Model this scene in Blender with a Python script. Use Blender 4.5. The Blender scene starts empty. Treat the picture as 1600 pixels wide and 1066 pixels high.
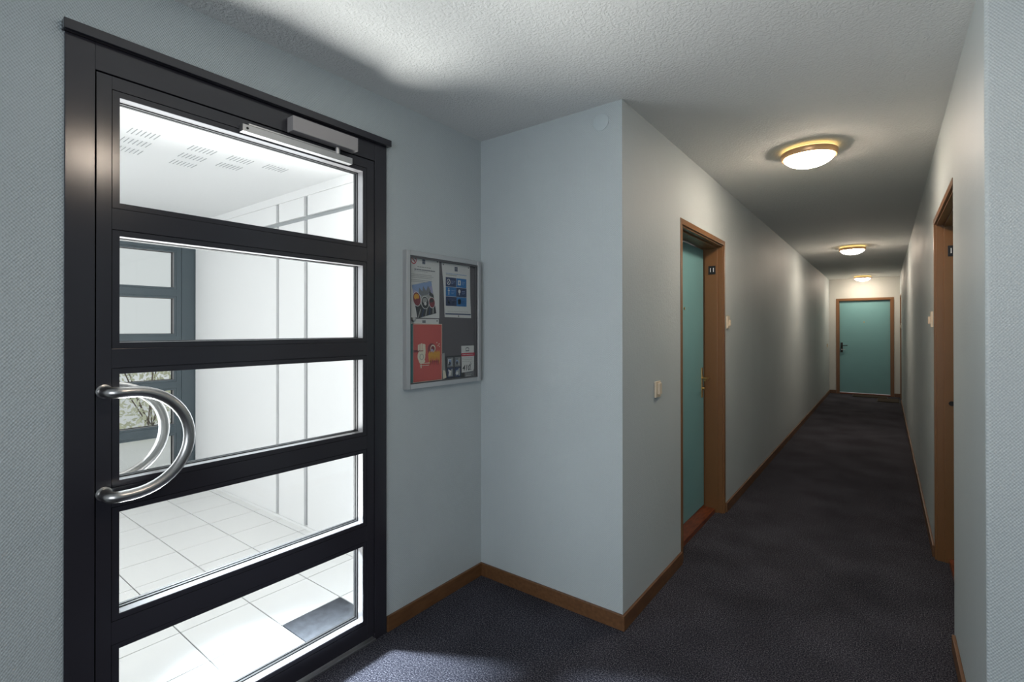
import bpy, bmesh, math, random
from mathutils import Vector, Matrix
random.seed(7)
S = bpy.context.scene
COL = S.collection
PI = math.pi

# ------------------------------------------------------------------ camera
XL, XD, XR, YP, YE, YR, H = -0.9876, -1.8647, 0.2414, 2.1685, 12.95, 2.061, 2.5
cd = bpy.data.cameras.new('camera'); cam = bpy.data.objects.new('camera', cd); COL.objects.link(cam)
yaw, pit, rol = math.radians(37.1498), math.radians(0.1769), math.radians(-0.0524)
F = Vector((-math.sin(yaw)*math.cos(pit), math.cos(yaw)*math.cos(pit), math.sin(pit)))
R = Vector((math.cos(yaw), math.sin(yaw), 0)); U = R.cross(F)
R2 = R*math.cos(rol)+U*math.sin(rol); U2 = -R*math.sin(rol)+U*math.cos(rol)
M3 = Matrix((R2, U2, -F)).transposed()
cam.matrix_world = Matrix.Translation((0, 0, 1.415)) @ M3.to_4x4()
cd.sensor_width = 36; cd.lens = 771.147*36/1600
cd.shift_x = (800-799.13)/1600; cd.shift_y = (512.05-533)/1600
cd.clip_start = 0.02
S.camera = cam

# ------------------------------------------------------------------ world, lights, exposure
S.view_settings.view_transform = 'Standard'; S.view_settings.look = 'None'
S.view_settings.exposure = 0.0; S.view_settings.gamma = 1.0; S.view_settings.use_curve_mapping = False
w = bpy.data.worlds.new('overcast_sky'); S.world = w; w.use_nodes = True
bg = w.node_tree.nodes['Background']; bg.inputs[0].default_value = (0.97, 0.985, 1, 1); bg.inputs[1].default_value = 0.76

def light(kind, name, loc, target, energy, color, **kw):
    l = bpy.data.lights.new(name, kind); l.energy = energy; l.color = color
    for k, v in kw.items(): setattr(l, k, v)
    o = bpy.data.objects.new(name, l); COL.objects.link(o); o.location = loc
    o.rotation_euler = (Vector(target)-Vector(loc)).to_track_quat('-Z', 'Y').to_euler()
    return o
# daylight through the lobby window behind the camera
light('AREA', 'window_daylight', (0.2, -3.0, 1.45), (0.2, 2, 1.35), 62, (0.84, 0.92, 1.0), shape='RECTANGLE', size=2.6, size_y=1.5)
# lamp added at the vestibule's unseen side, left open to light it
light('AREA', 'vestibule_fill', (-3.5, -0.9, 1.4), (-3.5, 2, 1.1), 39, (0.97, 0.985, 1.0), shape='RECTANGLE', size=3.0, size_y=2.2)
# unseen spots added to imitate sky light on carpet and bounce on ceiling
light('SPOT', 'carpet_fill_spot', (-3.55, 0.53, 1.55), (-1.45, 1.2, 0.0), 2900, (0.82, 0.91, 1.0), shadow_soft_size=0.17, spot_size=math.radians(30), spot_blend=0.6)
light('SPOT', 'ceiling_fill_spot', (-2.9, 0.92, 0.38), (-1.0, 0.95, 2.5), 480, (1.0, 0.985, 0.96), shadow_soft_size=0.50, spot_size=math.radians(84), spot_blend=0.5)

LX, LY = 0.03, 0.84      # lobby ceiling lamp

light('AREA', 'door_fill', (-2.09, 0.92, 1.25), (0.24, 1.6, 1.2), 11, (0.84, 0.93, 1.0), shape='RECTANGLE', size=0.9, size_y=1.9)  # unseen panel lamp added behind the door to brighten the right wall

# ------------------------------------------------------------------ materials
def nmat(name):
    m = bpy.data.materials.new(name); m.use_nodes = True
    return m, m.node_tree, m.node_tree.nodes['Principled BSDF']
def mat(name, col, rough=0.5, metal=0.0, spec=0.5, emit=None, es=0, noise=0.0, nscale=30, bump=0.0, bscale=200):
    m, t, b = nmat(name); L = t.links
    b.inputs['Base Color'].default_value = (*col, 1); b.inputs['Roughness'].default_value = rough
    b.inputs['Metallic'].default_value = metal; b.inputs['Specular IOR Level'].default_value = spec
    if emit: b.inputs['Emission Color'].default_value = (*emit, 1); b.inputs['Emission Strength'].default_value = es
    g = t.nodes.new('ShaderNodeNewGeometry')
    if noise:
        n = t.nodes.new('ShaderNodeTexNoise'); n.inputs['Scale'].default_value = nscale; n.inputs['Detail'].default_value = 4
        L.new(g.outputs['Position'], n.inputs['Vector'])
        r = t.nodes.new('ShaderNodeMapRange'); r.inputs[3].default_value = 1-noise; r.inputs[4].default_value = 1+noise
        L.new(n.outputs['Fac'], r.inputs[0])
        mx = t.nodes.new('ShaderNodeVectorMath'); mx.operation = 'SCALE'; mx.inputs[0].default_value = col
        L.new(r.outputs[0], mx.inputs['Scale']); L.new(mx.outputs[0], b.inputs['Base Color'])
    if bump:
        n = t.nodes.new('ShaderNodeTexNoise'); n.inputs['Scale'].default_value = bscale; n.inputs['Detail'].default_value = 3
        L.new(g.outputs['Position'], n.inputs['Vector'])
        bp = t.nodes.new('ShaderNodeBump'); bp.inputs['Distance'].default_value = bump; bp.inputs['Strength'].default_value = 1
        L.new(n.outputs['Fac'], bp.inputs['Height']); L.new(bp.outputs[0], b.inputs['Normal'])
    return m

def wallpaper(name, col, period=0.0085, depth=0.0011):
    m, t, b = nmat(name); L = t.links
    def math_(op, a, bb=None):
        n = t.nodes.new('ShaderNodeMath'); n.operation = op
        for i, v in enumerate((a, bb)):
            if v is None: continue
            if isinstance(v, (int, float)): n.inputs[i].default_value = v
            else: L.new(v, n.inputs[i])
        return n.outputs[0]
    g = t.nodes.new('ShaderNodeNewGeometry'); sp = t.nodes.new('ShaderNodeSeparateXYZ'); L.new(g.outputs['Position'], sp.inputs[0])
    u = math_('ADD', sp.outputs[0], sp.outputs[1]); k = 2*PI/period
    n1 = t.nodes.new('ShaderNodeTexNoise'); n1.inputs['Scale'].default_value = 60; n1.inputs['Detail'].default_value = 3; L.new(g.outputs['Position'], n1.inputs['Vector'])
    j = math_('MULTIPLY', n1.outputs['Fac'], 1.6)
    su = math_('SINE', math_('ADD', math_('MULTIPLY', u, k), j)); sz = math_('SINE', math_('ADD', math_('MULTIPLY', sp.outputs[2], k*0.8), j))
    wv = math_('MULTIPLY', su, sz)
    hgt = math_('ADD', math_('MULTIPLY', wv, 0.5), math_('MULTIPLY', n1.outputs['Fac'], 1.2))
    n3 = t.nodes.new('ShaderNodeTexNoise'); n3.inputs['Scale'].default_value = 2.2; n3.inputs['Detail'].default_value = 2; L.new(g.outputs['Position'], n3.inputs['Vector'])
    hgt = math_('ADD', hgt, math_('MULTIPLY', n3.outputs['Fac'], 3.0))
    bp = t.nodes.new('ShaderNodeBump'); bp.inputs['Distance'].default_value = depth; bp.inputs['Strength'].default_value = 1.0
    L.new(hgt, bp.inputs['Height']); L.new(bp.outputs[0], b.inputs['Normal'])
    r = t.nodes.new('ShaderNodeMapRange'); r.inputs[1].default_value = -1; r.inputs[2].default_value = 1; r.inputs[3].default_value = 0.90; r.inputs[4].default_value = 1.07
    L.new(wv, r.inputs[0])
    r2 = t.nodes.new('ShaderNodeMapRange'); r2.inputs[3].default_value = 0.94; r2.inputs[4].default_value = 1.06; L.new(n3.outputs['Fac'], r2.inputs[0])
    sc = t.nodes.new('ShaderNodeVectorMath'); sc.operation = 'SCALE'; sc.inputs[0].default_value = col
    L.new(math_('MULTIPLY', r.outputs[0], r2.outputs[0]), sc.inputs['Scale']); L.new(sc.outputs[0], b.inputs['Base Color'])
    b.inputs['Roughness'].default_value = 0.5; b.inputs['Specular IOR Level'].default_value = 0.35
    return m

def ceiling_mat():
    m, t, b = nmat('stippled_ceiling_paint'); L = t.links
    g = t.nodes.new('ShaderNodeNewGeometry')
    n = t.nodes.new('ShaderNodeTexNoise'); n.inputs['Scale'].default_value = 105; n.inputs['Detail'].default_value = 2.5; L.new(g.outputs['Position'], n.inputs['Vector'])
    r = t.nodes.new('ShaderNodeMapRange'); r.inputs[1].default_value = 0.4; r.inputs[2].default_value = 0.62; L.new(n.outputs['Fac'], r.inputs[0])
    bp = t.nodes.new('ShaderNodeBump'); bp.inputs['Distance'].default_value = 0.0015; bp.inputs['Strength'].default_value = 1; L.new(r.outputs[0], bp.inputs['Height'])
    L.new(bp.outputs[0], b.inputs['Normal'])
    b.inputs['Base Color'].default_value = (0.74, 0.74, 0.725, 1); b.inputs['Roughness'].default_value = 0.85; b.inputs['Specular IOR Level'].default_value = 0.2
    return m

def carpet_mat():
    m, t, b = nmat('blue_flecked_carpet'); L = t.links
    g = t.nodes.new('ShaderNodeNewGeometry')
    n = t.nodes.new('ShaderNodeTexNoise'); n.inputs['Scale'].default_value = 175; n.inputs['Detail'].default_value = 4; n.inputs['Roughness'].default_value = 0.8; L.new(g.outputs['Position'], n.inputs['Vector'])
    c = t.nodes.new('ShaderNodeValToRGB'); e = c.color_ramp.elements
    e[0].position = 0.36; e[0].color = (0.006, 0.007, 0.012, 1); e[1].position = 0.66; e[1].color = (0.20, 0.195, 0.22, 1)
    x = e.new(0.5); x.color = (0.030, 0.0305, 0.042, 1)
    L.new(n.outputs['Fac'], c.inputs[0])
    n2 = t.nodes.new('ShaderNodeTexNoise'); n2.inputs['Scale'].default_value = 2.6; n2.inputs['Detail'].default_value = 5; L.new(g.outputs['Position'], n2.inputs['Vector'])
    r = t.nodes.new('ShaderNodeMapRange'); r.inputs[1].default_value = 0.3; r.inputs[2].default_value = 0.7; r.inputs[3].default_value = 0.75; r.inputs[4].default_value = 1.25; L.new(n2.outputs['Fac'], r.inputs[0])
    s = t.nodes.new('ShaderNodeVectorMath'); s.operation = 'SCALE'; L.new(c.outputs[0], s.inputs[0]); L.new(r.outputs[0], s.inputs['Scale'])
    L.new(s.outputs[0], b.inputs['Base Color'])
    bp = t.nodes.new('ShaderNodeBump'); bp.inputs['Distance'].default_value = 0.004; bp.inputs['Strength'].default_value = 0.9; L.new(n.outputs['Fac'], bp.inputs['Height']); L.new(bp.outputs[0], b.inputs['Normal'])
    b.inputs['Roughness'].default_value = 1.0; b.inputs['Specular IOR Level'].default_value = 0.05
    return m

def glass_mat():
    m = bpy.data.materials.new('clear_glass'); m.use_nodes = True; t = m.node_tree; t.nodes.clear(); L = t.links
    o = t.nodes.new('ShaderNodeOutputMaterial'); mx = t.nodes.new('ShaderNodeMixShader')
    tr = t.nodes.new('ShaderNodeBsdfTransparent'); tr.inputs[0].default_value = (0.96, 0.975, 0.97, 1)
    gl = t.nodes.new('ShaderNodeBsdfGlossy'); gl.inputs['Roughness'].default_value = 0.02
    fr = t.nodes.new('ShaderNodeLayerWeight'); fr.inputs[0].default_value = 0.5
    pw = t.nodes.new('ShaderNodeMath'); pw.operation = 'POWER'; pw.inputs[1].default_value = 5; L.new(fr.outputs['Facing'], pw.inputs[0])
    ma = t.nodes.new('ShaderNodeMath'); ma.operation = 'MULTIPLY_ADD'; ma.inputs[1].default_value = 0.9; ma.inputs[2].default_value = 0.03; L.new(pw.outputs[0], ma.inputs[0])
    L.new(ma.outputs[0], mx.inputs[0]); L.new(tr.outputs[0], mx.inputs[1]); L.new(gl.outputs[0], mx.inputs[2]); L.new(mx.outputs[0], o.inputs[0])
    return m

def wood_mat(name, c1, c2, rough=0.4):
    m, t, b = nmat(name); L = t.links
    g = t.nodes.new('ShaderNodeNewGeometry'); mp = t.nodes.new('ShaderNodeMapping'); mp.inputs['Scale'].default_value = (14, 3, 14); L.new(g.outputs['Position'], mp.inputs[0])
    n = t.nodes.new('ShaderNodeTexNoise'); n.inputs['Scale'].default_value = 4; n.inputs['Detail'].default_value = 5; L.new(mp.outputs[0], n.inputs['Vector'])
    c = t.nodes.new('ShaderNodeValToRGB'); c.color_ramp.elements[0].position = 0.35; c.color_ramp.elements[0].color = (*c1, 1); c.color_ramp.elements[1].position = 0.7; c.color_ramp.elements[1].color = (*c2, 1)
    L.new(n.outputs['Fac'], c.inputs[0]); L.new(c.outputs[0], b.inputs['Base Color']); b.inputs['Roughness'].default_value = rough
    return m

WALLPAPER = wallpaper('blue_grey_wallpaper', (0.460, 0.508, 0.524))
CEIL = ceiling_mat(); CARPET = carpet_mat(); GLASS = glass_mat()
BROWN = wood_mat('brown_baseboard_wood', (0.105, 0.046, 0.018), (0.155, 0.073, 0.030), 0.45)
CASING = mat('brown_painted_frame', (0.180, 0.083, 0.030), 0.38, noise=0.06, nscale=8)
REDWOOD = wood_mat('red_varnished_wood', (0.10, 0.022, 0.008), (0.22, 0.060, 0.022), 0.28)
TEAL = mat('teal_door_paint', (0.16, 0.345, 0.365), 0.45, noise=0.04, nscale=5)
ANTH = mat('anthracite_coated_steel', (0.025, 0.024, 0.031), 0.17, spec=0.6, bump=0.00008, bscale=500)
BLACK = mat('black_rubber', (0.008, 0.008, 0.009), 0.6)
STEEL = mat('brushed_steel', (0.46, 0.45, 0.44), 0.30, metal=1, bump=0.00004, bscale=700)
ALU = mat('satin_aluminium', (0.62, 0.61, 0.61), 0.36, metal=1)
ALUP = mat('silver_painted_metal', (0.40, 0.375, 0.375), 0.42, metal=0.25)
REVEAL = mat('reveal_reflection_grey', (0.22, 0.21, 0.215), 0.35, metal=0.3)  # paler than the frame; vestibule reflection on the reveals put into the colour
BRASS = mat('aged_brass', (0.55, 0.38, 0.16), 0.3, metal=1)
COPPER = mat('copper_band_metal', (0.80, 0.48, 0.25), 0.38, metal=0.7)
IVORY = mat('ivory_plastic', (0.62, 0.52, 0.40), 0.4)
WHITEP = mat('white_cladding', (0.80, 0.80, 0.80), 0.6)
GROOVE = mat('grey_joint_profile', (0.36, 0.38, 0.39), 0.5)
TILE = mat('pale_floor_tile', (0.76, 0.76, 0.75), 0.45, noise=0.03, nscale=14)
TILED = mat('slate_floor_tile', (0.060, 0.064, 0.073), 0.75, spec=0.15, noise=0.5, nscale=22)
MORTAR = mat('dark_joint_mortar', (0.10, 0.10, 0.095), 0.9)
PAINTW = mat('white_soffit_paint', (0.80, 0.80, 0.80), 0.7)
DOME = mat('lit_opal_glass', (0.9, 0.85, 0.75), 0.3, emit=(1.0, 0.83, 0.66), es=84)
GLOW = mat('lit_glass_ring', (0.9, 0.7, 0.35), 0.3, emit=(1.0, 0.72, 0.25), es=1.6)
SOFTMAT = mat('coir_doormat', (0.035, 0.024, 0.014), 0.95, noise=0.4, nscale=250, bump=0.004, bscale=400)
LEAF = mat('pale_bush_leaf', (0.74, 0.74, 0.55), 0.6, noise=0.35, nscale=9)
STEM = mat('bush_stem_bark', (0.12, 0.08, 0.05), 0.8)
PAVE = mat('pale_paving', (0.84, 0.84, 0.83), 0.8, noise=0.05, nscale=3)

# ------------------------------------------------------------------ mesh helpers
class MB:
    def __init__(s): s.bm = bmesh.new()
    def box(s, a, b, mi=0, bev=0):
        x0, y0, z0 = (min(a[i], b[i]) for i in range(3)); x1, y1, z1 = (max(a[i], b[i]) for i in range(3))
        t = bmesh.new()
        v = [t.verts.new(p) for p in ((x0,y0,z0),(x1,y0,z0),(x1,y1,z0),(x0,y1,z0),(x0,y0,z1),(x1,y0,z1),(x1,y1,z1),(x0,y1,z1))]
        for f in ((3,2,1,0),(4,5,6,7),(0,1,5,4),(1,2,6,5),(2,3,7,6),(3,0,4,7)): t.faces.new([v[i] for i in f])
        if bev: bmesh.ops.bevel(t, geom=t.edges[:], offset=bev, segments=2, profile=0.6, affect='EDGES')
        s._take(t, mi); return s
    def _take(s, t, mi, smooth=False):
        for f in t.faces: f.material_index = mi; f.smooth = smooth
        me = bpy.data.meshes.new('tmp'); t.to_mesh(me); t.free(); s.bm.from_mesh(me); bpy.data.meshes.remove(me)
    def prism(s, pts, z0, z1, mi=0):
        t = bmesh.new(); lo = [t.verts.new((x, y, z0)) for x, y in pts]; hi = [t.verts.new((x, y, z1)) for x, y in pts]
        t.faces.new(lo[::-1]); t.faces.new(hi); n = len(pts)
        for i in range(n): t.faces.new((lo[i], lo[(i+1) % n], hi[(i+1) % n], hi[i]))
        bmesh.ops.recalc_face_normals(t, faces=t.faces[:]); s._take(t, mi); return s
    def plate(s, pts, x0, x1, mi=0):      # polygon in the Y-Z plane with a thickness in X
        t = bmesh.new(); a = [t.verts.new((x0, y, z)) for y, z in pts]; b = [t.verts.new((x1, y, z)) for y, z in pts]
        t.faces.new(a); t.faces.new(b[::-1]); n = len(pts)
        for i in range(n): t.faces.new((a[i], b[i], b[(i+1) % n], a[(i+1) % n]))
        bmesh.ops.recalc_face_normals(t, faces=t.faces[:]); s._take(t, mi); return s
    def lathe(s, prof, c, axis='Z', n=40, mi=0):
        t = bmesh.new(); rings = []
        for r, h in prof:
            ring = []
            for i in range(n if r > 1e-6 else 1):
                a = 2*PI*i/n
                p = (r*math.cos(a), r*math.sin(a), h)
                if axis == 'X': p = (h, p[0], p[1])
                if axis == 'Y': p = (p[0], h, p[1])
                ring.append(t.verts.new((p[0]+c[0], p[1]+c[1], p[2]+c[2])))
            rings.append(ring)
        for A, B in zip(rings, rings[1:]):
            for i in range(n):
                q = [A[i % len(A)], A[(i+1) % len(A)], B[(i+1) % len(B)], B[i % len(B)]]
                u = list(dict.fromkeys(q))
                if len(u) > 2: t.faces.new(u)
        for e in (rings[0], rings[-1]):
            if len(e) > 1: t.faces.new(e)
        bmesh.ops.recalc_face_normals(t, faces=t.faces[:]); s._take(t, mi, True); return s
    def tube(s, path, r, n=16, mi=0):
        t = bmesh.new(); P = [Vector(p) for p in path]; rings = []; up = None
        for i, p in enumerate(P):
            d = (P[min(i+1, len(P)-1)]-P[max(i-1, 0)]).normalized()
            if up is None: up = d.orthogonal().normalized()
            up = (up-d*up.dot(d)).normalized(); sd = d.cross(up)
            rings.append([t.verts.new(p+r*(math.cos(2*PI*k/n)*up+math.sin(2*PI*k/n)*sd)) for k in range(n)])
        for A, B in zip(rings, rings[1:]):
            for k in range(n): t.faces.new((A[k], A[(k+1) % n], B[(k+1) % n], B[k]))
        t.faces.new(rings[0]); t.faces.new(rings[-1])
        bmesh.ops.recalc_face_normals(t, faces=t.faces[:]); s._take(t, mi, True); return s

def root_of(p):
    while p.parent: p = p.parent
    return p
def build(name, mb, mats, parent=None, label=None, kind=None, cat=None, group=None):
    mats = mats if isinstance(mats, (list, tuple)) else [mats]
    me = bpy.data.meshes.new(name)
    if parent is not None:
        bmesh.ops.translate(mb.bm, vec=-root_of(parent).location, verts=mb.bm.verts[:])
    mb.bm.to_mesh(me); mb.bm.free()
    for m in mats: me.materials.append(m)
    if any(p.use_smooth for p in me.polygons):
        try: me.set_sharp_from_angle(angle=math.radians(35))
        except Exception: pass
    o = bpy.data.objects.new(name, me); COL.objects.link(o)
    if parent is not None: o.parent = parent
    tag(o, label, cat, group, kind); return o
def tag(o, label=None, cat=None, group=None, kind=None):
    for k, v in (('label', label), ('category', cat), ('group', group), ('kind', kind)):
        if v: o[k] = v
def empty(name, loc, label=None, cat=None, group=None, kind=None):
    o = bpy.data.objects.new(name, None); COL.objects.link(o); o.location = loc; o.empty_display_size = 0.1
    tag(o, label, cat, group, kind); return o
def copy_tree(o, parent=None):
    c = o.copy(); COL.objects.link(c); c.parent = parent
    for ch in list(o.children): copy_tree(ch, c)
    return c
def structure(name, mb, mats, parent=None, label=None):
    return build(name, mb, mats, parent, label, kind=None if parent else 'structure')
def text_mb(body, size, origin, axis_u, axis_v, depth=0.0004, bold=0.0, shear=0):
    cu = bpy.data.curves.new('t', 'FONT'); cu.body = body; cu.size = size; cu.extrude = depth; cu.offset = bold; cu.shear = shear
    cu.align_x = 'CENTER'; cu.align_y = 'CENTER'; cu.resolution_u = 3
    o = bpy.data.objects.new('t', cu); me = bpy.data.meshes.new_from_object(o)
    au, av = Vector(axis_u), Vector(axis_v); an = au.cross(av); og = Vector(origin)
    for v in me.vertices: v.co = og+au*v.co.x+av*v.co.y+an*v.co.z
    mb = MB(); mb.bm.from_mesh(me); bpy.data.objects.remove(o); bpy.data.curves.remove(cu); bpy.data.meshes.remove(me)
    return mb

# ------------------------------------------------------------------ setting: floor, ceiling, walls
DY0, DY1, DZ = 0.35, 1.485, 2.265          # entrance door opening
structure('floor', MB().prism([(XD, -3.2), (2.4, -3.2), (2.4, YR+.02), (XR+.02, YR+.02), (XR+.02, 2.93), (XR+.30, 2.93), (XR+.30, 3.98), (XR+.02, 3.98), (XR+.02, 11.8), (XR+.3, 11.8), (XR+.3, YE+.2),
    (XL-.02, YE+.2), (XL-.02, 4.0), (XL-.30, 4.0), (XL-.30, 3.03), (XL-.02, 3.03), (XL-.02, YP+.02), (XD, YP+.02)], -0.08, 0), CARPET)
structure('ceiling', MB().prism([(XD-.05, -3.3), (2.5, -3.3), (2.5, YR+.05), (XR+.05, YR+.05), (XR+.05, YE+.05), (XL-.05, YE+.05), (XL-.05, YP+.05), (XD-.05, YP+.05)], H, H+.12), CEIL)
g = MB(); g.box((XD-.12, -3.2, 0), (XD, DY0, H)); g.box((XD-.12, DY1, 0), (XD, YP+.12, H)); g.box((XD-.12, DY0, DZ), (XD, DY1, H))
structure('wall_left', g, WALLPAPER)
structure('wall_front', MB().box((XD, YP, 0), (XL, YP+.12, H)), WALLPAPER)
A0, A1, AZ = 3.03, 4.004, 2.06            # door 11 opening
g = MB(); g.box((XL-.22, YP+.12, 0), (XL, A0, H)); g.box((XL-.22, A1, 0), (XL, YE, H)); g.box((XL-.22, A0, AZ), (XL, A1, H))
structure('wall_corridor_left', g, WALLPAPER)
B0, B1 = 2.94, 3.985                      # door 14 opening
C0, C1 = 11.93, 12.80                     # last door on that side
arc = [(XR+.012-.012*math.cos(a), YR+.012-.012*math.sin(a)) for a in [i*PI/2/6 for i in range(7)]]
g = MB(); g.prism([(XR, B0)]+arc+[(2.4, YR), (2.4, YR+.2), (XR+.22, YR+.2), (XR+.22, B0)], 0, H)
g.box((XR, B0, AZ), (XR+.22, B1, H)); g.box((XR, B1, 0), (XR+.22, C0, H)); g.box((XR, C0, AZ), (XR+.22, C1, H)); g.box((XR, C1, 0), (XR+.22, YE, H))
structure('wall_corridor_right', g, WALLPAPER)
E0, E1, EZ = -0.815, 0.095, 2.03           # end door opening
g = MB(); g.box((XL-.22, YE, 0), (E0, YE+.2, H)); g.box((E1, YE, 0), (XR+.22, YE+.2, H)); g.box((E0, YE, EZ), (E1, YE+.2, H))
structure('wall_corridor_end', g, wallpaper('cream_wallpaper', (0.55, 0.56, 0.53)))
g = MB(); g.box((XD-.12, -3.3, 0), (-1.2, -3.2, H)); g.box((1.6, -3.3, 0), (2.4, -3.2, H)); g.box((-1.2, -3.3, 0), (1.6, -3.2, 0.65)); g.box((-1.2, -3.3, 2.2), (1.6, -3.2, H))
structure('wall_back', g, WALLPAPER)
structure('wall_right', MB().box((2.4, -3.3, 0), (2.5, YR+.2, H)), WALLPAPER)
w1 = empty('window_1', (0.2, -3.25, 0.65), kind='structure')
g = MB()
for x in (-1.2, 0.17, 1.54): g.box((x, -3.28, .65), (x+.06, -3.22, 2.2), bev=.004)
for z in (.65, 2.14): g.box((-1.14, -3.28, z), (1.54, -3.22, z+.06), bev=.004)
build('window_frame', g, ANTH, w1)
for a, b in ((-1.14, .17), (.23, 1.54)): build('pane', MB().box((a, -3.253, .71), (b, -3.247, 2.14)), GLASS, w1)

# baseboards
bh, bt = 0.072, 0.013
def board(name, pts):       # footprint polygon
    g = MB(); g.prism(pts, 0, bh-.004); 
    cx = sum(p[0] for p in pts)/len(pts); cy = sum(p[1] for p in pts)/len(pts)
    structure(name, g, BROWN)
def bb(name, a, b):
    structure(name, MB().box((a[0], a[1], 0), (b[0], b[1], bh), bev=0.003), BROWN)
bb('baseboard_left', (XD, DY1+.004), (XD+bt, YP))
bb('baseboard_left_near', (XD, -3.2), (XD+bt, DY0-.004))
bb('baseboard_front', (XD+bt, YP-bt), (XL+bt, YP))
bb('baseboard_corridor_left', (XL, YP), (XL+bt, A0-.036))
bb('baseboard_corridor_left_far', (XL, A1+.034), (XL+bt, YE))
bb('baseboard_corridor_right', (XR-bt, YR+.02), (XR, B0-.04))
bb('baseboard_corridor_right_far', (XR-bt, B1+.034), (XR, C0-.05))
bb('baseboard_corridor_end', (XL+bt, YE-bt), (E0-.05, YE))
bb('baseboard_corridor_end_short', (E1+.05, YE-bt), (XR, YE))
bb('baseboard_right', (XR+.03, YR-bt), (2.4, YR))

# ------------------------------------------------------------------ glazed entrance doors
RZ = [(1.80, 2.123), (1.375, 1.70), (0.955, 1.28), (0.55, 0.86), (0.11, 0.445)]
def glazed_door(name, X, dy, far=0.0, extras=True, label=None, ANTH=ANTH):
    """face towards the lobby at X; dy shifts it along Y; far widens the hinge post"""
    r = empty(name, (X, 0.9+dy, 0), kind='structure', label=label)
    y0, y1 = DY0+dy, DY1+dy
    build('frame_post', MB().box((X-.075, y0, 0), (X+.008, y0+.068, DZ), bev=.0015).box((X-.075, y0+.06, 0), (X-.0635, y0+.085, DZ)), ANTH, r)
    build('frame_post', MB().box((X-.075, y1-.066, 0), (X+.008, y1+far, DZ), bev=.0015).box((X-.075, y1-.083, 0), (X-.0635, y1-.06, DZ)), ANTH, r)
    build('frame_head', MB().box((X-.075, y0+.068, 2.184), (X+.008, y1-.066, DZ), bev=.0015).box((X-.075, y0+.068, 2.168), (X-.0635, y1-.066, 2.19)), ANTH, r)
    a, b = .421+dy, 1.416+dy; p0, p1 = .458+dy, 1.377+dy; f = X+.006
    for u, v in ((a, p0), (p1, b)): build('stile', MB().box((X-.062, u, .022), (f, v, 2.180), bev=.001), ANTH, r)
    zs = [2.180]
    for lo, hi in RZ: zs += [hi+.018, lo-.018]
    zs.append(.022)
    for i in range(0, len(zs), 2): build('rail', MB().box((X-.062, p0, zs[i+1]), (f, p1, zs[i]), bev=.001), ANTH, r)
    for lo, hi in RZ:
        g = MB(); q = .0015; h0, h1 = p0+.0195, p1-.0195
        g.box((X-.03, p0+q, hi), (f-.0015, p1-q, hi+.018-q)); g.box((X-.03, p0+q, lo-.018+q), (f-.0015, p1-q, lo))
        g.box((X-.03, p0+q, lo), (f-.0015, h0, hi)); g.box((X-.03, h1, lo), (f-.0015, p1-q, hi))
        for u, v, c_, e_ in ((p0, h0, lo-.018, hi+.018), (h1, p1, lo-.018, hi+.018), (h0, h1, hi, hi+.018), (h0, h1, lo-.018, lo)): g.box((X-.061, u, c_), (X-.008, v, e_))
        for k in (0, 1):
            x = X-.062 if k else X-.045
            g.box((x, h0-.004, lo-.004), (x+.010, h0+.0035, hi+.004), 1) ; g.box((x, h1-.0035, lo-.004), (x+.010, h1+.004, hi+.004), 1)
            g.box((x, h0, hi-.0035), (x+.010, h1, hi+.004), 1); g.box((x, h0, lo-.004), (x+.010, h1, lo+.0035), 1)
        q = .0008
        g.box((X-.034, h0-.0002, hi-q), (f-.004, h1+.0002, hi+.0002), 2); g.box((X-.034, h0, lo-.0002), (f-.004, h1, lo+q), 2); g.box((X-.034, h1-q, lo), (f-.004, h1+.0002, hi), 2); g.box((X-.034, h0-.0002, lo), (f-.004, h0+q, hi), 2)  # thin paler linings added for the reflected light on the reveals
        build('glazing_bead', g, [ANTH, BLACK, REVEAL], r)
        build('pane', MB().box((X-.050, h0-.003, lo-.003), (X-.044, h1+.003, hi+.003)), GLASS, r)
    build('threshold', MB().box((X-.08, y0+.068, 0), (X+.016, y1-.066, .010), bev=.002), ALU, r, label='pale aluminium threshold strip')
    if not extras: return r
    build('lintel_trim', MB().box((X, y0-.006, DZ+.001), (X+.030, y1+.012, DZ+.030), bev=.0015), ANTH, r)
    for sgn, x0, xp in ((1, f, X+.078), (-1, X-.062, X-.14)):
        zt, zb, yc, rr = 1.225, .920, .486+dy, .155
        zt, zb = 1.0775+.1525, 1.0775-.1525
        P = [(x0, .440+dy, zt)]; n = 6; br = .026
        for i in range(n+1):
            t = PI/2*i/n; P.append((xp-sgn*br+sgn*br*math.sin(t), .440+dy+br-br*math.cos(t), zt))
        m = 22
        for i in range(m+1):
            t = PI/2-PI*i/m; P.append((xp, yc+rr*math.cos(t), 1.0775+.1525*math.sin(t)))
        for i in range(n+1):
            t = PI/2*(n-i)/n; P.append((xp-sgn*br+sgn*br*math.sin(t), .440+dy+br-br*math.cos(t), zb))
        P.append((x0, .440+dy, zb))
        g = MB().tube(P, .0165, 20)
        for z in (zt, zb): g.lathe([(.0205, 0), (.0205, sgn*.004), (.017, sgn*.0055)], (x0, .440+dy, z), 'X', 24)
        build('pull_handle', g, STEEL, r, label='D-shaped brushed steel tube handle' )
    c = build('door_closer', MB().box((f+.002, 1.004, 2.182), (X+.052, 1.298, 2.240), bev=.003), ALUP, r, label='flat silver-grey door closer body')
    g = MB().box((f, .826, 2.127), (X+.034, 1.282, 2.153), bev=.0015)
    build('slide_rail', g, ALU, c)
    g = MB().box((X+.012, .850, 2.156), (X+.028, 1.225, 2.162), bev=.001); g.lathe([(.010, 0), (.010, .026), (0, .026)], (X+.024, 1.215, 2.154), 'Z', 20)
    build('closer_arm', g, ALU, c)
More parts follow.
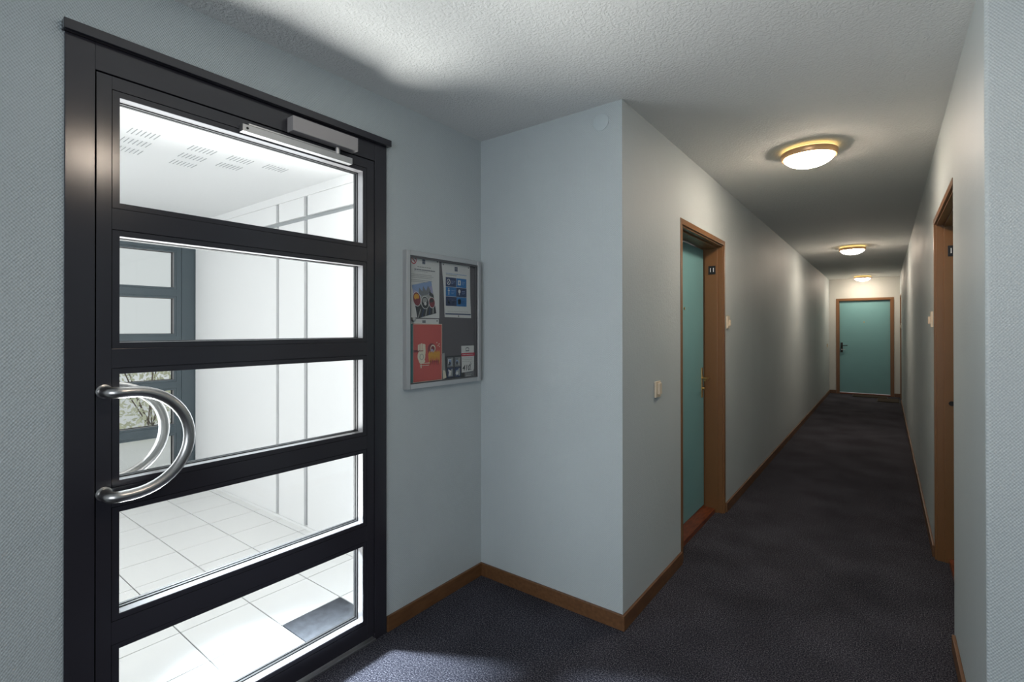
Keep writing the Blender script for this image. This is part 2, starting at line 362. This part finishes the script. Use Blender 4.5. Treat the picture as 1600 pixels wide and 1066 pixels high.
    g = MB().lathe([(.0045, 0), (.0045, .001), (0, .001)], (X+.0345, .842, 2.140), 'X', 16)
    build('screw', g, BLACK, c)
    return r
glazed_door('door_1', XD, 0, label='dark anthracite glazed entrance door with five horizontal panes')
VX = -5.20
glazed_door('door_2', VX, .38, far=.06, extras=False, ANTH=mat('lighter_blue_grey_steel', (0.060, 0.082, 0.095), 0.35), label='second dark glazed door seen through the entrance panes')  # frame coat lighter and bluer than the entrance door

# ------------------------------------------------------------------ vestibule beyond the glass
VY0, VY1, VZ = -0.9, 1.93, 2.42
vf = structure('floor_vestibule', MB().box((VX-.1, VY0-.1, -.10), (XD-.08, VY1+.1, -.006)), MORTAR)
base = None; tp = .3245; ty = .3155
for i in range(10):
    x1 = -1.977-i*tp; x0 = x1-tp
    x0 = max(x0, VX+.02)
    if x1-x0 < .05: continue
    for j in range(-7, 4):
        y0 = .905+j*ty; y1 = min(y0+ty, VY1)
        if y1-y0 < .03: continue
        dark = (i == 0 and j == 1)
        regular = (j < 2 and abs(x1-x0-tp) < 1e-6)
        if regular and not dark and base is not None:
            o = base.copy(); COL.objects.link(o); o.parent = vf
            o.location = (x0-base_xy[0], y0-base_xy[1], random.uniform(-.0006, .0006))
        else:
            e = .0028
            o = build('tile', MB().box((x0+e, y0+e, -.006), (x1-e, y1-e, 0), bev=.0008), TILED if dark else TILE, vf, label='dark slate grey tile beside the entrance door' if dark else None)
            if regular and not dark: base, base_xy = o, (x0, y0)
# wall with recessed joints between its cladding panels
wv = structure('wall_vestibule_right', MB().box((VX-.1, VY1, -.1), (XD-.13, VY1+.1, VZ+.05)), GROOVE)
XS = [(VX+.02, -3.690), (-3.648, -3.300), (-3.252, XD-.13)]
for a, b in XS:
    for z0, z1 in ((0.02, 2.190), (2.222, 2.360)):
        build('panel', MB().box((a, VY1-.022, z0), (b, VY1, z1), bev=.002), WHITEP, wv)
build('top_panel', MB().box((VX+.02, VY1-.024, 2.361), (XD-.13, VY1, VZ), bev=.001), WHITEP, wv)
structure('trim_1', MB().box((VX+.02, VY1-.024, 0), (XD-.13, VY1-.001, .019)), WHITEP)
sf = structure('ceiling_vestibule', MB().box((VX-.1, VY0-.1, VZ), (XD-.121, VY1+.1, VZ+.1)), PAINTW)
g = MB(); o0, o1 = DY0+.38, DY1+.38+.06
g.box((VX-.12, VY0-.1, 0), (VX, o0, VZ)); g.box((VX-.12, o1, 0), (VX, VY1, VZ)); g.box((VX-.12, o0, DZ), (VX, o1, VZ))
structure('wall_vestibule_outer', g, PAINTW)
structure('wall_vestibule_inner', MB().box((XD-.13, VY0, 0), (XD-.121, DY0, VZ)).box((XD-.13, DY1, 0), (XD-.121, VY1, VZ)).box((XD-.13, DY0, DZ), (XD-.121, DY1, VZ)), PAINTW)
# ventilation grilles in the vestibule ceiling
k = (VZ-1.415)/(2.6-1.415)
for gi, (xc, yc, rows, n) in enumerate(((-3.60, 1.03, 3, 7), (-3.62, 1.36, 3, 7), (-3.62, 1.60, 2, 7), (-3.60, 1.84, 1, 7))):
    X0, Y0 = xc*k, yc*k
    gr = empty('ceiling_grille', (X0, Y0, VZ), ['slotted ceiling vent nearest the hinge side, seen through the top pane', 'slotted ceiling vent second along the row, seen through the top pane',
        'small slotted ceiling vent third along the row, seen through the top pane', 'faint slotted ceiling vent last in the row, nearest the clad wall'][gi], 'vent', 'slotted ceiling vents')
    for rr_ in range(rows):
        for q in range(n):
            y = Y0-.055+q*.0195+rr_*.012; x = X0+.02-rr_*.17
            s_ = build('slot', MB().box((x-.047, y-.0016, VZ-.002), (x+.047, y+.0016, VZ-.0002)), GROOVE, gr)

# outside: paving and a bush
structure('ground_outside', MB().box((-16, -8, -.16), (VX-.12, 12, -.10)), PAVE)
def bush(loc, w_, h_, n, label):
    r = empty('bush', loc, label, 'bush')
    t = MB(); bm = t.bm
    for i in range(n):
        a = random.uniform(0, 2*PI); u = random.random()**.5; z = random.uniform(.08, 1)
        prof = math.sin(PI*min(1, z*.85+.12))**.6
        p = Vector((loc[0]+math.cos(a)*u*w_*prof*.55, loc[1]+math.sin(a)*u*w_*prof, loc[2]+z*h_))
        d = Vector((random.gauss(0, 1), random.gauss(0, 1), random.gauss(0, 1))).normalized(); e = d.orthogonal().normalized(); s = random.uniform(.025, .055)
        vs = [bm.verts.new(p+d*s), bm.verts.new(p+e*s*.45), bm.verts.new(p-d*s), bm.verts.new(p-e*s*.45)]
        bm.faces.new(vs)
    build('foliage', t, LEAF, r, kind='stuff')
    g = MB()
    for i in range(7):
        a = i*.9; g.tube([(loc[0], loc[1]+.02*i, loc[2]), (loc[0]+.1*math.cos(a), loc[1]+.15*math.sin(a), loc[2]+h_*.4), (loc[0]+.22*math.cos(a), loc[1]+.4*math.sin(a), loc[2]+h_*.8)], .009, 6)
    build('stem', g, STEM, r)
bush((-8.3, 2.45, -.10), .75, 1.2, 1100, 'pale green leafy bush outside beyond both glazed doors')

# ------------------------------------------------------------------ flat doors of the corridor
NUM = mat('black_number_plate', (0.008, 0.008, 0.012), 0.3); NUMW = mat('white_print', (0.75, 0.75, 0.78), 0.5)
def number_plate(parent, txt, X0, X1, Y, z0, z1, flip):
    p = build('number_plate', MB().box((X0, Y-.003, z0), (X1, Y, z1), bev=.0008), NUM, parent, label='small black plate reading '+txt)
    au = (1, 0, 0)
    build('number', text_mb(txt, .044, ((X0+X1)/2, Y-.0032, (z0+z1)/2-.001), au, (0, 0, 1), bold=.0003), NUMW, p)
def side_door(name, sgn, XW, y0, y1, txt=None, peep=True, label=None, flush=False):
    """door in a wall parallel to Y; sgn = +1 when the corridor is on the +X side of the wall"""
    r = empty(name, (XW, (y0+y1)/2, 0), kind='structure', label=label); s = sgn
    d = lambda k: XW-s*k
    for yy0, yy1 in ((y0-.034, y0+.002), (y1-.002, y1+.032)):
        build('casing', MB().box((d(.0015 if flush and yy0 < y0-.01 else -.003), yy0, 0), (d(.012), yy1, AZ+.030), bev=.0015), CASING, r)
    build('casing', MB().box((d(-.0025), y0+.002, AZ-.004), (d(.012), y1-.002, AZ+.030), bev=.0015), CASING, r)
    # stepped jamb lining
    for a, b, e in ((y0, y0+.012, 1), (y1-.012, y1, -1)):
        g = MB().box((d(.008), a, 0), (d(.215), b, AZ), bev=.001)
        yb = (b, b+.010) if e == 1 else (a-.010, a)
        g.box((d(.042), yb[0], 0), (d(.137), yb[1], AZ-.012), bev=.003)
        build('jamb', g, CASING, r)
    g = MB().box((d(.008), y0+.012, AZ-.014), (d(.215), y1-.012, AZ), bev=.001); g.box((d(.042), y0+.022, AZ-.026), (d(.137), y1-.022, AZ-.014), bev=.003)
    build('jamb_head', g, CASING, r)
    build('door_leaf', MB().box((d(.145), y0+.024, .045), (d(.183), y1-.026, AZ-.028), bev=.002), TEAL, r, label='flat teal painted leaf')
    build('sill', MB().prism([(d(.060), y0+.012), (d(.060), y1-.036), (d(.14), y1-.02), (d(.20), y1-.012), (d(.20), y0+.012)], 0, .032), REDWOOD, r, label='varnished reddish wooden sill')
    yh = y1-.075; m = BRASS
    h = build('door_handle', MB().box((d(.139), yh-.017, .885), (d(.145), yh+.017, 1.115), bev=.004), m, r, label='long brass backplate with lever')
    g = MB().tube([(d(.145), yh, 1.035), (d(.100), yh, 1.035), (d(.090), yh-.01, 1.035), (d(.088), yh-.05, 1.034), (d(.090), yh-.115, 1.03)], .0075, 10)
    build('lever', g, m, h)
    build('lock_cylinder', MB().lathe([(.009, 0), (.009, s*.016), (0, s*.016)], (d(.139), yh, .955), 'X', 16), BRASS, h)
    if peep: build('peephole', MB().lathe([(.010, 0), (.010, s*.004), (.006, s*.005), (0, s*.003)], (d(.145), (y0+y1)/2, 1.56), 'X', 16), BRASS, r)
    return r
d3 = side_door('door_3', 1, XL, A0, A1, label='teal flat door recessed in brown frame by the number 11')
number_plate(d3, '11', XL-.107, XL-.055, A1-.0222, 1.838, 1.902, 1)
d4 = side_door('door_4', -1, XR, B0, B1, flush=True, label='recessed brown framed doorway in the wall near the rounded corner')
number_plate(d4, '14', XR+.060, XR+.112, B1-.0222, 1.852, 1.916, 1)
side_door('door_5', -1, XR, C0, C1, label='last doorway on the side wall beside the end door', peep=False)

# end door
build('strike_hole', MB().lathe([(.014, 0), (.014, -.004), (.009, -.004), (.009, -.002), (0, -.002)], (XR+.075, B1-.0222, .965), 'Y', 20), BLACK, d4)
r = empty('door_6', ((E0+E1)/2, YE, 0), kind='structure', label='teal door in a brown frame closing the corridor')
build('casing', MB().box((E0-.048, YE-.008, 0), (E0+.004, YE+.02, EZ+.045), bev=.002), CASING, r)
build('casing', MB().box((E1-.004, YE-.008, 0), (E1+.048, YE+.02, EZ+.045), bev=.002), CASING, r)
build('casing', MB().box((E0+.004, YE-.0075, EZ-.004), (E1-.004, YE+.02, EZ+.045), bev=.002), CASING, r)
for a, b in ((E0, E0+.014), (E1-.014, E1)): build('jamb', MB().box((a, YE+.01, 0), (b, YE+.15, EZ), bev=.001), CASING, r)
build('jamb_head', MB().box((E0+.014, YE+.01, EZ-.014), (E1-.014, YE+.15, EZ), bev=.001), CASING, r)
build('door_leaf', MB().box((E0+.014, YE+.045, .035), (E1-.014, YE+.085, EZ-.016), bev=.002), TEAL, r, label='flat teal painted leaf')
build('sill', MB().box((E0+.014, YE-.03, 0), (E1-.014, YE+.09, .03), bev=.004), REDWOOD, r, label='varnished reddish wooden sill')
h = build('door_handle', MB().box((-.785, YE+.037, .90), (-.742, YE+.045, 1.115), bev=.006), BLACK, r, label='black lever handle on a black backplate')
build('lever', MB().tube([(-.764, YE+.04, 1.05), (-.764, YE-.008, 1.05), (-.75, YE-.016, 1.05), (-.655, YE-.014, 1.053)], .009, 10), BLACK, h)
build('key', MB().lathe([(.012, 0), (.012, -.02), (.006, -.022), (.006, -.04), (0, -.04)], (-.764, YE+.037, .965), 'Y', 14).box((-.76, YE+.0, .96), (-.70, YE+.006, .972), bev=.001), STEEL, h)
build('peephole', MB().lathe([(.013, 0), (.013, -.005), (0, -.006)], (-.364, YE+.045, 1.56), 'Y', 16), BRASS, r)

# ------------------------------------------------------------------ ceiling lamps
DOME2 = mat('lit_opal_glass_lobby', (0.9, 0.85, 0.75), 0.3, emit=(1.0, 0.85, 0.70), es=52)
def dome_lamp(x, y, label, dome=None):
    r = empty('ceiling_lamp', (x, y, H), label, 'lamp', 'round dome lamps along the corridor ceiling')
    c = (x, y, H)
    build('base_plate', MB().lathe([(0, 0), (.115, 0), (.115, -.012), (0, -.012)], c), IVORY, r)
    build('glass_ring', MB().lathe([(.118, -.012), (.141, -.012), (.1435, -.0205), (.118, -.0205)], c, n=56), GLOW, r)
    build('metal_band', MB().lathe([(.134, -.020), (.1490, -.020), (.1505, -.024), (.1455, -.050), (.1430, -.053), (.134, -.053)], c, n=56), COPPER, r, label='copper coloured band')
    prof = [(.134*math.cos(a), -.049-.058*math.sin(a)**1.3) for a in [PI/2*i/14 for i in range(14)]]+[(0, -.107)]; prof[-1] = (0, prof[-1][1])
    build('glass_dome', MB().lathe(prof, c, n=56), dome or DOME, r, label='glowing opal glass dome')
dome_lamp(-.366, 3.46, 'lit opal dome lamp with copper band over the first corridor doors')
dome_lamp(-.345, 7.90, 'lit opal dome lamp halfway along the corridor ceiling')
dome_lamp(-.372, 12.45, 'lit opal dome lamp farthest away, above the end door')
dome_lamp(LX, LY, 'lit opal dome lamp in the lobby, mirrored in the dark door frame', DOME2)

# ------------------------------------------------------------------ switches, bells, cover, doormats
def light_switch(X, s, y, z, label, w_=.074, h_=.086):
    r = empty('light_switch', (X, y, z-h_/2), label, 'switch', None)
    build('switch_plate', MB().box((X, y-w_/2, z-h_/2), (X+s*.010, y+w_/2, z+h_/2), bev=.003), IVORY, r)
    g = MB(); x = X+s*.010
    g.box((x-s*.002, y-.010, z-.026), (x+s*.011, y+.024, z+.034), bev=.002)
    build('rocker', g, IVORY, r)
light_switch(XL, 1, 2.605, 1.089, 'ivory light switch on the wall between the corner and door 11')
light_switch(XL, 1, 12.36, 1.06, 'tiny ivory switch far down the corridor near the end door', .07, .08)
def door_bell(X, s, y, z, label):
    r = empty('door_bell', (X, y, z-.05), label, 'doorbell', None)
    build('bell_plate', MB().box((X, y-.030, z-.05), (X+s*.012, y+.030, z+.05), bev=.0015), IVORY, r)
    build('bell_button', MB().box((X+s*.011, y-.002, z-.028), (X+s*.024, y+.018, z+.018), bev=.0015), IVORY, r)
door_bell(XL, 1, 4.105, 1.468, 'ivory doorbell beside the brown frame of door 11')
door_bell(XR, -1, 4.13, 1.475, 'ivory doorbell beyond the recessed doorway marked 14')
door_bell(XR, -1, 11.82, 1.47, 'tiny ivory doorbell beside the last doorway by the end door')
build('cover_disc', MB().lathe([(0, 0), (.038, 0), (.041, -.001), (.041, -.004), (.038, -.0055), (0, -.006)], (-1.096, YP, 2.418), 'Y', 40), mat('wall_coloured_cover', (0.46, 0.52, 0.54), 0.5),
      label='round blank cover disc high on the short wall by the corner', cat='cover')
def doormat(x0, y0, x1, y1, label):
    r = empty('doormat', ((x0+x1)/2, (y0+y1)/2, 0), label, 'doormat', 'doormats at the corridor end')
    build('mat_pile', MB().box((x0+.015, y0+.015, .002), (x1-.015, y1-.015, .016), bev=.004), SOFTMAT, r)
    build('rubber_edge', MB().box((x0, y0, .0005), (x1, y1, .007), bev=.002), BLACK, r)
doormat(-.56, 12.50, .04, 12.90, 'dark brown doormat lying in front of the teal end door')
doormat(-.14, 11.90, .222, 12.48, 'dark doormat lying before the last doorway on the side wall')

# ------------------------------------------------------------------ notice board and its papers
NB = empty('notice_board', (XD, 1.86, 1.12), 'aluminium framed glazed notice board with pinned papers on the short wall stretch', 'notice board')
a0, a1, b0, b1 = 1.588, 2.134, 1.122, 1.800
g = MB()
fw = .024
for (p, q) in (((a0, b0), (a0+fw, b1)), ((a1-fw, b0), (a1, b1))): g.box((XD, p[0], p[1]), (XD+.030, q[0], q[1]), bev=.0035)
for (p, q) in (((a0+fw, b0), (a1-fw, b0+fw)), ((a0+fw, b1-fw), (a1-fw, b1))): g.box((XD, p[0], p[1]), (XD+.029, q[0], q[1]), bev=.003)
build('frame', g, ALU, NB)
g = MB()
for (p, q) in (((a0+fw, b0+fw), (a0+fw+.006, b1-fw)), ((a1-fw-.006, b0+fw), (a1-fw, b1-fw)), ((a0+fw, b0+fw), (a1-fw, b0+fw+.006)), ((a0+fw, b1-fw-.010), (a1-fw, b1-fw))): g.box((XD+.020, *p), (XD+.027, *q))
build('glazing_strip', g, mat('dark_grey_strip', (.08, .08, .085), .4), NB)
build('backing_panel', MB().box((XD+.001, a0+.01, b0+.01), (XD+.008, a1-.01, b1-.01)), mat('charcoal_felt', (0.105, 0.092, 0.105), 0.95, noise=.08, nscale=200, bump=.0004, bscale=600), NB, label='charcoal felt backing')
build('pane', MB().box((XD+.0225, a0+.02, b0+.02), (XD+.0245, a1-.02, b1-.02)), GLASS, NB)
build('lock', MB().lathe([(.011, 0), (.011, .008), (.008, .010), (0, .010)], (XD+.0245, 1.634, 1.462), 'X', 20), STEEL, NB)
PX = XD+.0085
def cm(name, c, r=.7): return mat(name, c, r)
PAPER = cm('white_paper', (.62, .60, .60)); INK = cm('grey_ink', (.16, .16, .18)); NAVY = cm('navy_ink', (.02, .035, .10)); BLUE = cm('blue_ink', (.015, .14, .38)); TEALI = cm('teal_paper', (.01, .16, .17)); REDP = cm('coral_red_paper', (.52, .085, .075))
REDI = cm('red_ink', (.45, .02, .05)); SKYI = cm('light_blue_ink', (.22, .30, .50)); ORANGE = cm('orange_ink', (.60, .28, .03)); MAROON = cm('maroon_ink', (.20, .03, .04)); CREAM = cm('cream_ink', (.66, .60, .48)); GREYI = cm('mid_grey_ink', (.30, .30, .29)); DARKI = cm('dark_ink', (.03, .03, .035)); LILAC = cm('lilac_ink', (.33, .31, .48))
ALLI = [PAPER, INK, NAVY, BLUE, TEALI, REDP, REDI, SKYI, ORANGE, MAROON, CREAM, GREYI, DARKI, LILAC]
P_, I_, N_, B_, T_, R_, RI, SK, O_, MA, CR, GI, DK, LI = range(14)
def quad(pts): return pts
def rect(y0, y1, z0, z1): return [(y0, z0), (y1, z0), (y1, z1), (y0, z1)]
def disc(y, z, ry, rz, n=22, a0=0): return [(y+ry*math.cos(a0+2*PI*i/n), z+rz*math.sin(a0+2*PI*i/n)) for i in range(n)]
def paper(name, pts, mi, x, label, group=None, prints=(), cat='paper'):
    yc = sum(p[0] for p in pts)/len(pts); zc = min(p[1] for p in pts)
    r = empty(name, (x, yc, zc), label, cat, group)
    build('sheet', MB().plate(pts, x, x+.0005), ALLI[mi], r)
    for pn, layers in prints:
        g = MB(); used = []
        for k, (q, m) in enumerate(layers):
            if m not in used: used.append(m)
            xx = x+.0005; g.plate(q, xx, xx+.00008+.00006*min(k, 30), used.index(m))
        build(pn, g, [ALLI[m] for m in used], r, kind='stuff' if pn == 'pin' and len(layers) > 1 else None)
    return r
def pin(y, z, x): return None
# white notice
def textlines(rows, m=I_): return [(rect(a, b, z-t/2, z+t/2), m) for a, b, z, t in rows]
def dashes(y0, y1, z, t, m=GI, seed=1):
    rnd = random.Random(seed); out = []; y = y0
    while y < y1-.004:
        l = rnd.uniform(.006, .018); out.append((rect(y, min(y+l, y1), z-t/2, z+t/2), m)); y += l+.0025
    return out
L1 = []
for i, (u, v, z) in enumerate(((1.655, 1.745, 1.705), (1.635, 1.770, 1.688), (1.630, 1.785, 1.680), (1.628, 1.770, 1.672), (1.63, 1.775, 1.660), (1.63, 1.75, 1.652))): L1 += dashes(u, v, z, .0022, GI, i)
logo = [(rect(1.707, 1.727, 1.743, 1.767), N_)]
logo += [(rect(1.711+i*.004, 1.7125+i*.004, 1.751, 1.761), GI) for i in range(4)]+[(rect(1.709, 1.725, 1.746, 1.7475), GI)]
nos = [(disc(1.650, 1.757, .019, .019, 26), RI), (disc(1.650, 1.757, .0145, .0145, 26), P_), (rect(1.642, 1.658, 1.7555, 1.7585), DK), ([(1.639, 1.765), (1.642, 1.768), (1.661, 1.749), (1.658, 1.746)], RI)]
paper('notice_sheet', [(1.617, 1.473), (1.826, 1.472), (1.826, 1.774), (1.617, 1.774)], P_, PX, 'white printed notice with a red no-smoking sign, top corner of the board', None,
      [('no_smoking_sign', nos), ('emblem', logo), ('text_lines', dashes(1.675, 1.770, 1.727, .0045, GI, 11)+dashes(1.655, 1.795, 1.713, .0055, I_, 12)+L1),
       ('pin', [(disc(1.812, 1.765, .004, .004, 10), DK)])])
# lower notice strip and the posters
paper('notice_sheet', rect(1.619, 1.822, 1.30, 1.467), P_, PX, 'white sheet mostly hidden, its top strip showing above the coral red poster', None, [('emblem', [(rect(1.707, 1.730, 1.446, 1.460), I_)]), ('pin', [(disc(1.810, 1.458, .004, .004, 10), DK)])])
paper('teal_poster', rect(1.619, 1.80, 1.150, 1.441), T_, PX+.0007, 'teal poster edge peeping out behind the coral red poster', None, [], 'poster')
hd = []
hy, hz = 1.700, 1.310
hd += [(rect(1.644, 1.688, 1.300, 1.312), MA), (disc(hy, hz-.030, .026, .032, 20), CR), (disc(hy+.018, hz-.002, .010, .034, 16), CR)]
for i in range(5): hd.append((rect(hy-.024+i*.0105, hy-.016+i*.0105, hz-.004, hz+.034-abs(i-2)*.003), CR))
hd += [(rect(hy-.024, hy+.012, hz-.006, hz-.002), MA), (disc(hy+.001, hz-.034, .014, .016, 16), GI), (disc(hy+.001, hz-.034, .010, .012, 16), CR)]
hd += [(disc(hy-.010+i*.009, hz-.062+abs(i-1.5)*.004, .007, .008, 10), CR) for i in range(4)]
hd += [(disc(1.770, 1.313, .028, .030, 20), MA), (disc(1.778, 1.316, .018, .020, 18), CR), (disc(1.777, 1.314, .013, .015, 18), MA), (disc(1.772, 1.300, .012, .014, 14), LI)]
for i in range(7):
    y = 1.752+i*.0115; hd.append(([(y-.007, 1.285), (y+.002, 1.235+.008*(i % 3)), (y+.008, 1.290+.006*(i % 2)), (y+.002, 1.306)], O_ if i % 2 == 0 else 8))
for i in range(5):
    y = 1.758+i*.014; hd.append(([(y-.003, 1.252), (y, 1.228+.005*(i % 2)), (y+.005, 1.256)], MA))
for y, z in ((1.806, 1.345), (1.822, 1.338), (1.815, 1.330), (1.826, 1.325)): hd.append((disc(y, z, .0025, .003, 8), CR))
hd += dashes(1.690, 1.755, 1.243, .004, CR, 5)+dashes(1.690, 1.750, 1.232, .003, CR, 6)+[(rect(1.694, 1.700, 1.220, 1.238), CR)]
paper('red_poster', [(1.643, 1.152), (1.844, 1.149), (1.845, 1.442), (1.643, 1.444)], R_, PX+.0014, 'coral red poster with a pale drawn hand and orange splash', None, [('border', [(rect(1.643, 1.845, 1.439, 1.4425), CR), (rect(1.8415, 1.8445, 1.15, 1.441), CR), (rect(1.643, 1.845, 1.149, 1.1525), CR), (rect(1.643, 1.647, 1.152, 1.442), GI)]), ('hand_drawing', hd)], 'poster')
# food leaflet, tilted
def rot(pts, c=(1.716, 1.560), s=.22):
    return [(c[0]+(y-c[0])*math.cos(s)-(z-c[1])*math.sin(s), c[1]+(y-c[0])*math.sin(s)+(z-c[1])*math.cos(s)) for y, z in pts]
Fq = []
Fq.append((rect(1.655, 1.788, 1.480, 1.548), DK))
for i in range(5): Fq.append(([(1.656+i*.026, 1.482), (1.664+i*.026, 1.482), (1.690+i*.022, 1.522), (1.684+i*.022, 1.522)], N_ if i % 2 else GI))
Fq += [([(1.655, 1.630), (1.700, 1.600), (1.788, 1.625), (1.788, 1.648), (1.655, 1.648)], SK), ([(1.690, 1.600), (1.700, 1.628), (1.716, 1.606), (1.728, 1.632), (1.742, 1.604), (1.760, 1.628), (1.775, 1.598), (1.750, 1.585), (1.710, 1.582)], 1),
       (rect(1.655, 1.788, 1.548, 1.585), GI), ([(1.765, 1.60), (1.788, 1.575), (1.788, 1.555), (1.758, 1.58)], DK)]
for yy, zz, ry, rz, c1, c2 in ((1.672, 1.575, .024, .034, MA, O_), (1.722, 1.548, .024, .030, GI, P_), (1.768, 1.540, .020, .026, MA, DK)):
    Fq += [(disc(yy, zz, ry+.003, rz+.003, 24), P_), (disc(yy, zz, ry, rz, 24), DK if c1 == GI else c1), (disc(yy, zz+rz*.35, ry*.7, rz*.45, 16), c2 if c1 != GI else GI), (disc(yy, zz-rz*.2, ry*.35, rz*.3, 12), c1 if c1 != GI else P_)]
Fq = [(rot(q), m) for q, m in Fq]
paper('food_leaflet', rot(rect(1.655, 1.788, 1.480, 1.648)), LI, PX+.0010, 'tilted colourful food leaflet with three round dish pictures', None, [('food_pictures', Fq)], 'leaflet')
# pictogram poster
Bq = [(rect(1.872, 2.036, 1.539, 1.693), P_)]
cols = [[N_, B_], [B_, N_], [N_, B_]]
for rr_ in range(3):
    for cc in range(2):
        y = 1.873+cc*.0815; z = 1.6425-rr_*.0515
        Bq.append((rect(y, y+.0795, z, z+.0495), cols[rr_][cc]))
        cy, cz = y+.022, z+.025
        kind = (rr_, cc)
        if kind in ((0, 0), (2, 1)): Bq += [(disc(cy, cz, .0135, .016, 20), P_), (disc(cy, cz, .0100, .0125, 20), cols[rr_][cc]), ([(cy-.010, cz-.009), (cy-.007, cz-.012), (cy+.010, cz+.009), (cy+.007, cz+.012)], P_)]
        elif kind == (0, 1): Bq += [(rect(cy-.011, cy+.012, cz-.013, cz+.014), P_), (rect(cy-.003, cy+.004, cz-.007, cz+.007), B_)]
        elif kind == (1, 0): Bq += [(rect(cy-.002, cy+.003, cz-.018, cz+.015), P_), (rect(cy-.007, cy+.008, cz+.003, cz+.007), P_), (disc(cy, cz+.016, .003, .004, 8), P_)]
        elif kind == (1, 1): Bq += [(disc(cy, cz+.005, .009, .011, 14), P_), (rect(cy-.002, cy+.002, cz-.016, cz), P_)]
        else: Bq += [([(cy-.010, cz-.012), (cy-.006, cz+.012), (cy+.002, cz-.002), (cy+.012, cz-.014)], GI)]
        Bq += dashes(y+.042, y+.072, cz+.006, .003, SK, rr_*2+cc)+dashes(y+.042, y+.066, cz-.002, .002, SK, rr_*2+cc+9)+dashes(y+.042, y+.062, cz-.008, .002, SK, rr_+cc+19)
paper('pictogram_poster', [(1.866, 1.479), (2.074, 1.477), (2.066, 1.62), (2.064, 1.767), (1.842, 1.765), (1.858, 1.64)], P_, PX, 'white house-rules poster with six blue pictogram boxes', None,
      [('emblem', [(rect(1.941, 1.964, 1.728, 1.752), N_), (rect(1.944, 1.961, 1.731, 1.733), GI)]+[(rect(1.945+i*.0045, 1.947+i*.0045, 1.737, 1.747), GI) for i in range(4)]), ('headline', dashes(1.875, 2.035, 1.712, .004, SK, 31)+dashes(1.875, 1.96, 1.7045, .004, GI, 32)),
       ('pictogram_boxes', Bq), ('footer_band', [(rect(1.870, 2.071, 1.493, 1.500), N_)]+dashes(1.885, 2.05, 1.510, .002, GI, 34)),
       ('pin', [(disc(1.855, 1.756, .004, .004, 10), DK), (disc(2.052, 1.757, .004, .004, 10), DK), (disc(1.972, 1.486, .004, .004, 10), DK)])], 'poster')
# small papers at the bottom
paper('small_booklet', [(1.850, 1.152), (1.876, 1.158), (1.866, 1.210), (1.862, 1.290), (1.842, 1.286)], GI, PX+.0022, 'narrow pale booklet standing beside the coral red poster', None, [('cover_band', [([(1.850, 1.153), (1.875, 1.159), (1.867, 1.195), (1.850, 1.200)], CR)])], 'booklet')
PHL = ['dark photo card, upper one beside the pale booklet', 'dark photo card, upper one beside the price card', 'dark photo card with pale patches, lower one beside the pale booklet', 'dark photo card with pale streaks, lower one beside the price card']
paper('backing_sheet', rect(1.868, 2.02, 1.150, 1.272), DK, PX, 'black sheet behind the four small photo cards', None, [], 'paper')
for i, (y, z) in enumerate(((1.884, 1.212), (1.940, 1.212), (1.884, 1.156), (1.940, 1.156))):
    rnd = random.Random(40+i)
    pr = [([(y+rnd.uniform(.004, .02), z+rnd.uniform(.004, .02)), (y+rnd.uniform(.024, .042), z+rnd.uniform(.004, .02)), (y+rnd.uniform(.024, .042), z+rnd.uniform(.026, .046)), (y+rnd.uniform(.004, .02), z+rnd.uniform(.026, .046))], rnd.choice((GI, SK, P_, GI))) for _ in range(4)]
    pr.append((rect(y+.03, y+.040, z+.006, z+.046), GI)); pr.append((disc(y+.018, z+.02, .008, .010, 10), DK if i < 2 else P_))
    paper('photo_card', rect(y, y+.046, z, z+.052), I_ if i < 2 else N_, PX+.0008, PHL[i], 'small photo cards in the notice board', [('picture', pr)], 'card')
pc = paper('price_card', [(1.995, 1.176), (2.090, 1.180), (2.096, 1.195), (2.095, 1.323), (1.991, 1.323)], P_, PX+.0022, 'white card with a red band and a handwritten number 410', None,
      [('emblem', [(disc(2.040, 1.305, .015, .010, 16), I_), (disc(2.040, 1.303, .011, .007, 16), P_), (rect(2.026, 2.055, 1.292, 1.298), I_)]), ('red_band', [(rect(1.991, 2.101, 1.265, 1.283), RI)]+dashes(2.0, 2.09, 1.274, .003, P_, 51)),
       ('text_lines', dashes(1.998, 2.085, 1.255, .002, GI, 52)+dashes(1.998, 2.085, 1.247, .002, GI, 53)+dashes(1.998, 2.085, 1.236, .002, GI, 54)), ('mark', [(disc(2.068, 1.222, .006, .007, 12), I_), (disc(2.068, 1.222, .003, .004, 12), P_)])], 'card')
build('handwriting', text_mb('410.', .044, (PX+.0030, 2.035, 1.200), (0, 1, 0), (0, 0, 1), depth=.0001, bold=.0006, shear=.25), DARKI, pc)
paper('visiting_card', rect(2.02, 2.10, 1.148, 1.178), I_, PX+.0008, 'small dark card below the price card at the board bottom', None, [('text_lines', dashes(2.03, 2.08, 1.165, .004, GI, 61)+dashes(2.03, 2.07, 1.156, .003, P_, 62))], 'card')
